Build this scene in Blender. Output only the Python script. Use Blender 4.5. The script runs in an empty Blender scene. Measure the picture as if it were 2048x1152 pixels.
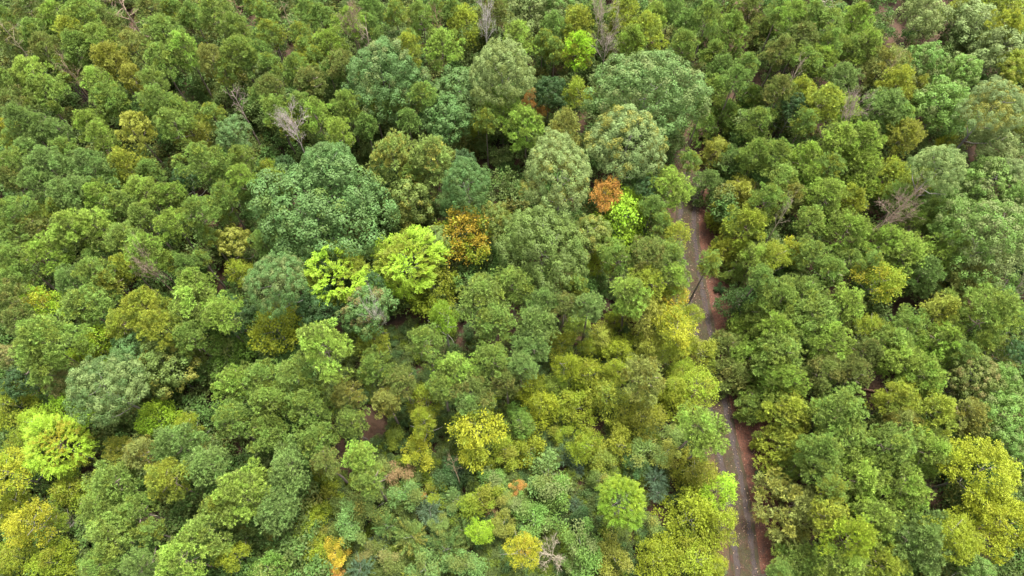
import bpy, math, random
import numpy as np
R_ = math.radians
scene = bpy.context.scene
col = scene.collection
rng = np.random.default_rng(11)
rnd = random.Random(5)

# ------------------------------------------------------------------ camera, sky, sun, exposure
CAM_H, PITCH, F = 68.0, 63.0, 1366.0            # height, degrees below the horizon, focal length in px of the 2048 px wide photo
cd = bpy.data.cameras.new('camera'); cam = bpy.data.objects.new('camera', cd); col.objects.link(cam)
cam.location = (0, 0, CAM_H); cam.rotation_euler = (R_(90 - PITCH), 0, 0)
cd.sensor_width = 36; cd.lens = 36 * F / 2048; cd.clip_end = 2000; cd.clip_start = .5
scene.camera = cam
SUN_EL, SUN_AZ = 70.0, 30.0                      # azimuth clockwise from +Y (away from the camera)
w = bpy.data.worlds.new('World'); scene.world = w; w.use_nodes = True
wn = w.node_tree; bg = wn.nodes['Background']; sky = wn.nodes.new('ShaderNodeTexSky')
sky.sky_type = 'NISHITA'; sky.sun_disc = False; sky.sun_elevation = R_(SUN_EL); sky.sun_rotation = R_(SUN_AZ)
sky.air_density = 1.0; sky.dust_density = 4.0; sky.ozone_density = 0.6
hs = wn.nodes.new('ShaderNodeHueSaturation'); hs.inputs['Saturation'].default_value = .12
wn.links.new(sky.outputs[0], hs.inputs['Color']); wn.links.new(hs.outputs[0], bg.inputs[0])
bg.inputs[1].default_value = .1
sd = bpy.data.lights.new('sun', 'SUN'); sun = bpy.data.objects.new('sun', sd); col.objects.link(sun)
sd.energy = 1.5; sd.angle = R_(15); sd.color = (1, .96, .88)
sun.rotation_euler = (R_(90 - SUN_EL), 0, R_(180 - SUN_AZ)); sun.location = (0, 0, 90)
scene.view_settings.view_transform = 'Standard'; scene.view_settings.look = 'None'
scene.view_settings.exposure = 2.88; scene.view_settings.gamma = 1
scene.render.engine = 'CYCLES'
scene.cycles.max_bounces = 6; scene.cycles.transmission_bounces = 4; scene.cycles.diffuse_bounces = 4; scene.cycles.glossy_bounces = 2

# ------------------------------------------------------------------ pixel -> world on a level
cp, sp = math.cos(R_(PITCH)), math.sin(R_(PITCH))
def ray(px, py):
    a, b = (px - 1024) / F, (576 - py) / F
    return np.array([a, cp + b * sp, -sp + b * cp])
def at(px, py, z=0.0):
    d = ray(px, py); t = (CAM_H - z) / -d[2]
    return np.array([d[0] * t, d[1] * t, z]), t        # t = distance along the view axis
# ------------------------------------------------------------------ materials
def lin(c):
    return tuple((v / 255 / 12.92 if v <= 10 else ((v / 255 + .055) / 1.055) ** 2.4) for v in c)
K = .55
KIND_K = {'P': .74, 'F': .72, 'o': .56, 'O': .54, 'M': .54, 'm': .6, 'G': .6, 'H': .5, 'S': .58, 'J': .6}
def mat(name):
    m = bpy.data.materials.new(name); m.use_nodes = True
    nt = m.node_tree; nt.nodes.clear(); out = nt.nodes.new('ShaderNodeOutputMaterial')
    return m, nt, out
def foliage_material(name, rough=.55, trans=.35, spread=.5, spec=.3):
    m, nt, out = mat(name); N = nt.nodes.new; L = nt.links.new
    oi = N('ShaderNodeObjectInfo')
    ac = N('ShaderNodeAttribute'); ac.attribute_type = 'OBJECT'; ac.attribute_name = 'accent'
    am = N('ShaderNodeAttribute'); am.attribute_type = 'OBJECT'; am.attribute_name = 'accent_share'
    va = N('ShaderNodeAttribute'); va.attribute_type = 'GEOMETRY'; va.attribute_name = 'leaf_vary'
    cl = N('ShaderNodeAttribute'); cl.attribute_type = 'GEOMETRY'; cl.attribute_name = 'clump_vary'
    lt = N('ShaderNodeMath'); lt.operation = 'SUBTRACT'; L(am.outputs['Fac'], lt.inputs[0]); L(cl.outputs['Fac'], lt.inputs[1])
    rp = N('ShaderNodeMapRange'); rp.inputs['From Min'].default_value = -.05; rp.inputs['From Max'].default_value = .12
    L(lt.outputs[0], rp.inputs['Value'])
    mx = N('ShaderNodeMix'); mx.data_type = 'RGBA'
    L(rp.outputs[0], mx.inputs['Factor']); L(oi.outputs['Color'], mx.inputs['A']); L(ac.outputs['Vector'], mx.inputs['B'])
    hv = N('ShaderNodeHueSaturation'); L(mx.outputs['Result'], hv.inputs['Color'])
    r1 = N('ShaderNodeMapRange'); r1.inputs['To Min'].default_value = 1 - spread; r1.inputs['To Max'].default_value = 1 + spread
    L(va.outputs['Fac'], r1.inputs['Value']); L(r1.outputs[0], hv.inputs['Value'])
    r2 = N('ShaderNodeMapRange'); r2.inputs['To Min'].default_value = .487; r2.inputs['To Max'].default_value = .513
    L(cl.outputs['Fac'], r2.inputs['Value']); L(r2.outputs[0], hv.inputs['Hue']); hv.inputs['Saturation'].default_value = .95
    p = N('ShaderNodeBsdfPrincipled'); p.inputs['Roughness'].default_value = rough
    p.inputs['Specular IOR Level'].default_value = spec
    L(hv.outputs[0], p.inputs['Base Color'])
    tr = N('ShaderNodeBsdfTranslucent'); L(hv.outputs[0], tr.inputs['Color'])
    ms = N('ShaderNodeMixShader'); ms.inputs[0].default_value = trans
    L(p.outputs[0], ms.inputs[1]); L(tr.outputs[0], ms.inputs[2]); L(ms.outputs[0], out.inputs[0])
    return m
M_NEEDLE = foliage_material('pine_needles', .6, .35, .52, .2)
M_LEAF = foliage_material('leaves', .55, .38, .36, .18)
def bark_material():
    m, nt, out = mat('bark'); N = nt.nodes.new; L = nt.links.new
    oi = N('ShaderNodeObjectInfo'); tc = N('ShaderNodeTexCoord')
    mp = N('ShaderNodeMapping'); mp.inputs['Scale'].default_value = (9, 9, 2); L(tc.outputs['Object'], mp.inputs[0])
    nz = N('ShaderNodeTexNoise'); nz.inputs['Scale'].default_value = 1.5; nz.inputs['Detail'].default_value = 6; L(mp.outputs[0], nz.inputs[0])
    r = N('ShaderNodeMapRange'); r.inputs['From Min'].default_value = .3; r.inputs['From Max'].default_value = .7
    r.inputs['To Min'].default_value = .5; r.inputs['To Max'].default_value = 1.4; L(nz.outputs[0], r.inputs['Value'])
    hv = N('ShaderNodeHueSaturation'); L(oi.outputs['Color'], hv.inputs['Color']); L(r.outputs[0], hv.inputs['Value'])
    p = N('ShaderNodeBsdfPrincipled'); p.inputs['Roughness'].default_value = .9; L(hv.outputs[0], p.inputs['Base Color'])
    bp = N('ShaderNodeBump'); bp.inputs['Strength'].default_value = .5; L(nz.outputs[0], bp.inputs['Height']); L(bp.outputs[0], p.inputs['Normal'])
    L(p.outputs[0], out.inputs[0]); return m
M_BARK = bark_material()
M_STEM, _nt, _out = mat('plain_bark'); _p = _nt.nodes.new('ShaderNodeBsdfPrincipled'); _p.inputs['Base Color'].default_value = (.12, .095, .075, 1); _p.inputs['Roughness'].default_value = .9; _nt.links.new(_p.outputs[0], _out.inputs[0])
def ground_material(name, cols, scale, fine=40, bump=.4):
    m, nt, out = mat(name); N = nt.nodes.new; L = nt.links.new
    g = N('ShaderNodeNewGeometry')
    n1 = N('ShaderNodeTexNoise'); n1.inputs['Scale'].default_value = scale; n1.inputs['Detail'].default_value = 8; n1.inputs['Roughness'].default_value = .65
    n2 = N('ShaderNodeTexNoise'); n2.inputs['Scale'].default_value = fine; n2.inputs['Detail'].default_value = 3
    L(g.outputs['Position'], n1.inputs[0]); L(g.outputs['Position'], n2.inputs[0])
    cr = N('ShaderNodeValToRGB'); e = cr.color_ramp.elements
    pos = np.linspace(.32, .68, len(cols))
    e[0].position, e[0].color = pos[0], (*lin(cols[0]), 1); e[1].position, e[1].color = pos[-1], (*lin(cols[-1]), 1)
    for q, c in list(zip(pos, cols))[1:-1]:
        k = e.new(q); k.color = (*lin(c), 1)
    L(n1.outputs[0], cr.inputs[0])
    r = N('ShaderNodeMapRange'); r.inputs['From Min'].default_value = .3; r.inputs['From Max'].default_value = .7
    r.inputs['To Min'].default_value = .55; r.inputs['To Max'].default_value = 1.5; L(n2.outputs[0], r.inputs['Value'])
    hv = N('ShaderNodeHueSaturation'); L(cr.outputs[0], hv.inputs['Color']); L(r.outputs[0], hv.inputs['Value'])
    p = N('ShaderNodeBsdfPrincipled'); p.inputs['Roughness'].default_value = .95; L(hv.outputs[0], p.inputs['Base Color'])
    bp = N('ShaderNodeBump'); bp.inputs['Strength'].default_value = bump; bp.inputs['Distance'].default_value = .05
    L(n2.outputs[0], bp.inputs['Height']); L(bp.outputs[0], p.inputs['Normal']); L(p.outputs[0], out.inputs[0]); return m
M_GROUND = ground_material('pine_straw', [(30, 23, 15), (50, 34, 20), (60, 40, 24), (44, 41, 22)], .35, 14)
M_STRAW = ground_material('red_pine_straw', [(40, 24, 16), (58, 33, 21), (70, 39, 24), (52, 36, 22)], .9, 7)
M_RUT = ground_material('packed_dirt', [(30, 25, 23), (46, 38, 36), (41, 30, 24), (58, 50, 47)], .9, 18)
M_VERGE = ground_material('mossy_dirt', [(32, 18, 9), (42, 27, 11), (37, 34, 12), (46, 24, 11)], .7, 16)

# ------------------------------------------------------------------ mesh helpers
def unit(v):
    return v / np.maximum(np.linalg.norm(v, axis=-1, keepdims=True), 1e-9)
def leaf_arrays(P, D, Nn, L, W):
    """kite shaped leaves, slightly folded along the midrib"""
    D = unit(D); S = unit(np.cross(D, Nn)); U = np.cross(S, D)
    L = np.asarray(L)[:, None]; W = np.asarray(W)[:, None]
    a = P; c = P + D * L - U * L * .12; m = P + D * L * .45 + U * W * .12
    b = m + S * W * .5; d = m - S * W * .5
    return np.stack([a, b, c, d], 1).reshape(-1, 3)
def quads_mesh(name, V, leaf=None, clump=None, material=None):
    me = bpy.data.meshes.new(name); n = len(V) // 4
    me.vertices.add(len(V)); me.vertices.foreach_set('co', np.ascontiguousarray(V, np.float32).ravel())
    me.loops.add(n * 4); me.loops.foreach_set('vertex_index', np.arange(n * 4, dtype=np.int32))
    me.polygons.add(n); me.polygons.foreach_set('loop_start', np.arange(0, n * 4, 4, dtype=np.int32))
    for nm, v in (('leaf_vary', leaf), ('clump_vary', clump)):
        if v is not None:
            at_ = me.attributes.new(nm, 'FLOAT', 'FACE'); at_.data.foreach_set('value', np.ascontiguousarray(v, np.float32))
    me.update(calc_edges=True)
    if material: me.materials.append(material)
    return me
def tube(V, Fc, pts, rad, sides=6):
    pts = np.asarray(pts, float); n = len(pts); base = len(V)
    for i in range(n):
        t = unit(pts[min(i + 1, n - 1)] - pts[max(i - 1, 0)])
        s = unit(np.cross(t, (0.31, .95, .05))); u = np.cross(s, t)
        for k in range(sides):
            a = 2 * math.pi * k / sides
            V.append(tuple(pts[i] + (s * math.cos(a) + u * math.sin(a)) * rad[i]))
    for i in range(n - 1):
        for k in range(sides):
            k2 = (k + 1) % sides
            Fc.append((base + i * sides + k, base + i * sides + k2, base + (i + 1) * sides + k2, base + (i + 1) * sides + k))
    Fc.append(tuple(base + (n - 1) * sides + k for k in range(sides)))
    Fc.append(tuple(base + sides - 1 - k for k in range(sides)))
def tube_mesh(name, V, Fc, m):
    me = bpy.data.meshes.new(name); me.from_pydata(V, [], Fc); me.materials.append(m)
    me.polygons.foreach_set('use_smooth', [True] * len(me.polygons)); return me
def gauss(n): return rng.normal(size=(n, 3))
def fib(n, zmin):
    i = np.arange(n) + .5; z = 1 - i / n * (1 - zmin); a = i * 2.399963
    r = np.sqrt(np.maximum(0, 1 - z * z)); return np.stack([r * np.cos(a), r * np.sin(a), z], 1)

# ------------------------------------------------------------------ crowns: each returns leaf quads, per leaf value, per clump value
def pack(parts):
    V = np.concatenate([leaf_arrays(*p[:5]) for p in parts]); lv = np.concatenate([p[5] for p in parts]); cv = np.concatenate([p[6] for p in parts])
    return V, lv, cv
def tint(n, cl=None):
    c = rng.random() if cl is None else cl
    return np.clip(.5 + .16 * rng.normal(size=n) + (c - .5) * .58, 0, 1), np.full(n, c)
def pine_crown(nb=64, tufts=21, needles=11, R=1.6, top=1.7, openness=1.0):
    out = []; lob = rng.uniform(0, 6.28, 3); la = rng.uniform(.1, .34, 3)
    for i in range(nb):
        t = (i + .5) / nb; az = i * 2.4 + rng.normal() * .35
        ln = R * min(1, .74 + .7 * t) * (1 - t ** 2.6) * rng.uniform(.58, 1.14) * (.84 + sum(la[k] * max(0, math.cos(az - lob[k])) ** 3 for k in range(3))) + .08
        z0 = -1.9 + (top + 1.7) * t
        tip = np.array([math.cos(az) * ln, math.sin(az) * ln, z0 + ln * .3 + rng.normal() * .12])
        lr = rng.uniform(.22, .44)
        nt = int(tufts * rng.uniform(.7, 1.25)); d = unit(gauss(nt) + np.array([0, 0, .55])); pos = tip + d * lr * np.array([1, 1, .8]) * rng.uniform(.55, 1, (nt, 1))
        # some tufts back along the bough
        nb2 = nt // 3; f = rng.uniform(.35, .85, (nb2, 1)); pos2 = np.array([0, 0, z0]) * (1 - f) + tip * f + gauss(nb2) * .14
        pos = np.concatenate([pos, pos2]); d = np.concatenate([d, unit(gauss(nb2) + np.array([math.cos(az), math.sin(az), .8]))])
        n = len(pos); P = np.repeat(pos, needles, 0); dd = np.repeat(d, needles, 0)
        D = unit(dd * .9 + np.array([0, 0, .3]) + gauss(n * needles) * .55)
        lv, cv = tint(n * needles); lv = np.clip(lv + np.repeat(rng.normal(size=n) * .2, needles), 0, 1)
        out.append((P + D * .02, D, gauss(n * needles), rng.uniform(.12, .22, n * needles), rng.uniform(.024, .042, n * needles), lv, cv))
    return pack(out)
def domes(R, flat, n, inner):
    """overlapping rounded masses, one to a main limb: centres and radii"""
    c = [(np.array([0, 0, R * flat * .12]), R * inner)]; a0 = rng.uniform(0, 6.28)
    for i in range(n):
        a = a0 + i * 6.283 / n + rng.normal() * .25; rr = R * rng.uniform(.3, .48); d = R * rng.uniform(.88, 1.1) - rr
        c.append((np.array([math.cos(a) * d, math.sin(a) * d, R * flat * rng.uniform(-.4, .25)]), rr))
    for i in range(max(2, n // 2)):
        a = rng.uniform(0, 6.28); rr = R * rng.uniform(.26, .4); d = R * rng.uniform(.15, .45)
        c.append((np.array([math.cos(a) * d, math.sin(a) * d, R * flat * rng.uniform(.45, .72)]), rr))
    return c
def outer_points(dm, spacing, zmin=-.45):
    out = []
    for k, (c, r) in enumerate(dm):
        n = max(6, int(2.8 * math.pi * r * r / spacing ** 2 * .62)); h = unit(fib(n, zmin) + gauss(n) * 1.1 / math.sqrt(n))
        p = c + h * r
        for q in range(n):
            if all(np.linalg.norm(p[q] - c2) > r2 * .9 for j, (c2, r2) in enumerate(dm) if j != k): out.append((p[q], h[q], k))
    return out
def oak_crown(R=2.4, knob=.42, flat=.78, size=.16, leaves=64, n=7, inner=.66):
    """leafy knobs on a crown of several masses: leaves sit on the outside of each knob, dark gaps stay between"""
    out = []; dm = domes(R, flat, n, inner); tone = rng.random(len(dm))
    for p, h, k in outer_points(dm, knob * 1.3):
        kr = knob * rng.uniform(.7, 1.3); m = int(leaves * (kr / knob) ** 2); c = p + gauss(1)[0] * knob * .3
        d = unit(gauss(m) + h * .75 + np.array([0, 0, .45])); f = rng.uniform(.75, 1.1, (m, 1))
        P = c + d * kr * f; Nn = unit(d + gauss(m) * .3 + np.array([0, 0, .15])); D = unit(np.cross(Nn, gauss(m)) + d * .25)
        lv, cv = tint(m, np.clip(.4 * tone[k] + .3 + .25 * rng.normal(), 0, 1))
        out.append((P - D * size * .5, D, Nn, rng.uniform(.7, 1.3, m) * size, rng.uniform(.5, .7, m) * size, lv, cv))
    m = int(R * R * 170); q = rng.integers(0, len(dm), m); d = unit(gauss(m) + np.array([0, 0, .1])); lv, cv = tint(m)
    P = np.array([dm[i][0] for i in q]) + d * (np.array([dm[i][1] for i in q]) * rng.uniform(.3, .85, m))[:, None]
    out.append((P, gauss(m), d + gauss(m) * .6, np.full(m, size * 1.5), np.full(m, size), lv, cv))
    return pack(out)
def maple_crown(R=2.0, leaves=52, tall=1.2, size=.125, n=5, spray=.42):
    """upswept pointed sprays over several masses"""
    out = []; dm = domes(R, tall, n, .55); dm = [(c * np.array([1, 1, 1.0]), r * .93) for c, r in dm]; tone = rng.random(len(dm))
    for p, h, k in outer_points(dm, spray, -.6):
        ax = unit(h * .7 + np.array([0, 0, .8]) + gauss(1)[0] * .3); ln = rng.uniform(.45, .95); m = int(leaves * rng.uniform(.6, 1.35)); f = rng.beta(1.2, 1.4, m)
        g = gauss(m) * (.19 * (1.1 - f) + .03)[:, None]; P = p + ax * ((f - .6) * ln)[:, None] + g
        D = unit(g * 3 + ax * .5 + gauss(m) * .45); Nn = unit(np.array([0, 0, .9]) + h * .5 + gauss(m) * .45)
        lv, cv = tint(m, np.clip(.55 * tone[k] + .45 * rng.random(), 0, 1))
        out.append((P, D, Nn, rng.uniform(.65, 1.35, m) * size, rng.uniform(.6, .8, m) * size, lv, cv))
    return pack(out)
def frond_crown(R=2.8, nf=330, tall=1.1):
    out = []
    big = unit(gauss(9) + np.array([0, 0, .3]))
    H = unit(fib(nf, -.55) + gauss(nf) * .1)
    for h in H:
        o = unit(h); bp = float(np.max(np.exp(-(1 - big @ h) / .1))); base = h * np.array([R, R, R * tall]) * (.58 + .34 * bp + rng.normal() * .06); tone = .6 * bp + .4 * rng.random()
        for k in range(3):
            ax = unit(o * .9 + np.array([0, 0, .45]) + gauss(1)[0] * .45); ln = rng.uniform(.55, .95); n = 15
            f = np.linspace(.1, 1, n); P = base + ax * (f * ln)[:, None] + np.array([0, 0, -1]) * (f ** 2 * .22)[:, None]
            S = unit(np.cross(ax, [0, 0, 1.0])); sg = np.where(np.arange(n) % 2, 1, -1)[:, None]
            D = unit(S * sg * .8 + ax * .75 + gauss(n) * .2 + np.array([0, 0, -.15])); Nn = unit(np.array([0, 0, 1.0]) + gauss(n) * .35)
            lv, cv = tint(n, tone)
            out.append((P, D, Nn, rng.uniform(.15, .23, n), rng.uniform(.05, .08, n), lv, cv))
    return pack(out)
def shrub_crown(R=1.3, nl=19, leaves=230, size=.085, tall=.95):
    out = []
    for i in range(nl):
        h = unit(gauss(1)[0] + np.array([0, 0, .5])); c = h * np.array([R, R, R * tall]) * rng.uniform(.25, .82); lr = rng.uniform(.24, .46) * R / 1.3
        n = int(leaves * rng.uniform(.6, 1.4)); d = unit(gauss(n) + h * .3 + np.array([0, 0, .3])); P = c + d * lr * rng.uniform(.3, 1.15, (n, 1)) * np.array([1, 1, .9])
        D = unit(d * .7 + gauss(n) * .6); Nn = unit(d * .5 + np.array([0, 0, .9]) + gauss(n) * .5); lv, cv = tint(n)
        out.append((P, D, Nn, rng.uniform(.6, 1.4, n) * size, rng.uniform(.5, .75, n) * size, lv, cv))
    return pack(out)
def juniper_crown(R=1.25, nb=52, sprigs=60):
    out = []
    H = fib(nb, -.15) + gauss(nb) * .12
    for h in H:
        ax = unit(h * np.array([1, 1, .8])); ln = R * rng.uniform(.7, 1.05); n = sprigs; f = rng.uniform(.25, 1, n) ** .8
        P = ax * (f * ln)[:, None] + gauss(n) * (.12 * (1.1 - f))[:, None] + np.array([0, 0, -.25]); D = unit(ax * .9 + gauss(n) * .5); lv, cv = tint(n)
        out.append((P, D, gauss(n), rng.uniform(.1, .2, n), rng.uniform(.022, .038, n), lv, cv))
    return pack(out)
def crowns(name, fn, count, material, **kw):
    res = []
    for i in range(count):
        V, lv, cv = fn(**kw); res.append(quads_mesh(name, V, lv, cv, material))
    return res
CR = {
    'P': [quads_mesh('pine_crown', *pine_crown(nb=rng.integers(52, 74), R=rng.uniform(1.5, 1.7), top=rng.uniform(1.3, 2.3)), M_NEEDLE) for _ in range(14)],
    'F': crowns('feathery_crown', pine_crown, 3, M_NEEDLE, nb=90, tufts=13, needles=10, top=2.3),
    'o': crowns('oak_crown', oak_crown, 7, M_LEAF, knob=.36, leaves=58, n=5),
    'O': crowns('large_oak_crown', oak_crown, 5, M_LEAF, R=4.3, knob=.46, leaves=66, size=.17, n=9, inner=.72),
    'M': crowns('maple_crown', maple_crown, 9, M_LEAF),
    'G': crowns('golden_crown', maple_crown, 2, M_LEAF, R=3.2, leaves=62, tall=1.0, size=.15, n=7, spray=.5),
    'H': crowns('frond_crown', frond_crown, 3, M_LEAF),
    'S': crowns('shrub_crown', shrub_crown, 7, M_LEAF),
    'J': crowns('juniper_crown', juniper_crown, 4, M_NEEDLE),
}
RN = {'P': 1.75, 'F': 1.75, 'o': 2.55, 'O': 4.6, 'M': 2.1, 'G': 3.3, 'H': 3.1, 'S': 1.3, 'J': 1.2}
# ------------------------------------------------------------------ wood
def live_trunk(limbs, crown_low, spread, r0, forked=False, seed=0):
    """unit height trunk (0..1) with limbs between crown_low and the tip"""
    rg = np.random.default_rng(seed); V, Fc = [], []
    n = 9; z = np.linspace(0, 1, n); off = np.cumsum(rg.normal(size=(n, 2)) * .006, 0); off[0] = 0
    pts = np.column_stack([off, z]); rad = r0 * (1 - z * .86) + np.where(z < .05, r0 * .35, 0); tube(V, Fc, pts, rad, 8)
    for i in range(limbs):
        t = crown_low + (1 - crown_low) * (i + .5) / limbs * .92; az = i * 2.4 + rg.normal() * .3
        p0 = np.array([np.interp(t, z, off[:, 0]), np.interp(t, z, off[:, 1]), t]); ln = spread * (1 - .55 * (t - crown_low) / (1 - crown_low)) * rg.uniform(.7, 1.1)
        d = np.array([math.cos(az), math.sin(az), .55 if forked else .3]); p1 = p0 + d * ln * .5 + rg.normal(size=3) * .006; p2 = p0 + d * ln + np.array([0, 0, ln * .25])
        tube(V, Fc, [p0, p1, p2], [r0 * .42 * (1.1 - t * .5), r0 * .26, r0 * .08], 5)
    return tube_mesh('trunk', V, Fc, M_BARK)
TR_P = [live_trunk(10, .72, .11, .0105, False, s) for s in range(5)]
TR_B = [live_trunk(9, .42, .24, .0145, True, 20 + s) for s in range(5)]
TR_S = [live_trunk(7, .15, .33, .022, True, 40 + s) for s in range(3)]
def dead_parts(style, seed):
    """trunk and boughs of a bare tree in metres, about 11 m tall"""
    rg = np.random.default_rng(seed); bark = M_BARK; parts = []
    H = {'fan': 9.5, 'pole': 12.5, 'star': 5.0, 'stub': 10.0}[style]
    n = 10; z = np.linspace(0, H, n); off = np.cumsum(rg.normal(size=(n, 2)) * .05, 0); off[0] = 0
    V, Fc = [], []; tube(V, Fc, np.column_stack([off, z]), .15 * (1 - .8 * z / H) + .012, 7); parts.append(('trunk', tube_mesh('trunk', V, Fc, bark)))
    def grow(V, Fc, p, d, ln, r, depth):
        k = 4; pts = [p]
        for i in range(k):
            d = unit(d + rg.normal(size=3) * .13 + np.array([0, 0, .06 if style != 'pole' else -.02])); pts.append(pts[-1] + d * ln / k)
        tube(V, Fc, pts, np.linspace(r, r * .4, k + 1), 5 if depth > 1 else 3)
        if depth:
            for i in range({'fan': 5, 'star': 5, 'pole': 3, 'stub': 4}[style]):
                q = pts[rg.integers(1, k + 1)]; grow(V, Fc, q, unit(d + rg.normal(size=3) * .48), ln * rg.uniform(.42, .68), max(r * .45, .009), depth - 1)
    nbr, lo, ln0, up = {'fan': (9, .62, 2.2, 1.0), 'pole': (13, .45, 1.5, .15), 'star': (10, .25, 1.7, .5), 'stub': (9, .6, 1.5, .7)}[style]
    for i in range(nbr):
        t = lo + (1 - lo) * (i + .6) / nbr; az = i * 2.4 + rg.normal() * .3; p = np.array([np.interp(t * H, z, off[:, 0]), np.interp(t * H, z, off[:, 1]), t * H])
        V, Fc = [], []; grow(V, Fc, p, unit(np.array([math.cos(az), math.sin(az), up])), ln0 * rg.uniform(.75, 1.15) * (1.15 - .5 * (t - lo)), .035, 3 if style in ('fan', 'star') else 2)
        parts.append(('branch', tube_mesh('branch', V, Fc, bark)))
    return parts, H
DEAD = {s: [dead_parts(s, 7 + i) for i in range(2)] for s in ('fan', 'pole', 'star', 'stub')}

# ------------------------------------------------------------------ the trees of the photograph: crown centre and radius in photo pixels, then colour
C = {  # colour as seen in open light, and the word for it
    'g': ((122, 150, 64), 'mid green'), 'l': ((138, 168, 62), 'light green'), 'd': ((112, 130, 60), 'dull dark green'), 'b': ((116, 146, 72), 'bluish green'),
    'y': ((146, 160, 46), 'yellowish green'), 'o': ((136, 146, 72), 'tan-tinged olive'), 'w': ((164, 174, 74), 'pale yellowish'), 'a': ((144, 150, 58), 'amber-tinged'),
    'B': ((106, 144, 78), 'blue-green'), 'G': ((116, 154, 66), 'leafy green'), 'p': ((140, 164, 96), 'pale sage'), 'D': ((74, 108, 58), 'dark green'), 'k': ((126, 150, 70), 'olive green'),
    'L': ((158, 198, 34), 'lime green'), 'V': ((142, 164, 34), 'yellow-green'), 'Y': ((178, 182, 32), 'yellow'), 'O': ((198, 178, 44), 'golden orange'), 'R': ((200, 150, 70), 'orange'),
    'N': ((128, 166, 26), 'bright green'), 'T': ((138, 136, 80), 'brownish tan'), 'Q': ((168, 140, 98), 'pinkish'), 'J': ((106, 136, 106), 'grey-blue'), 'U': ((120, 156, 82), 'sea green'),
    'Z': ((150, 164, 24), 'gold-tinged'),
}
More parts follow.
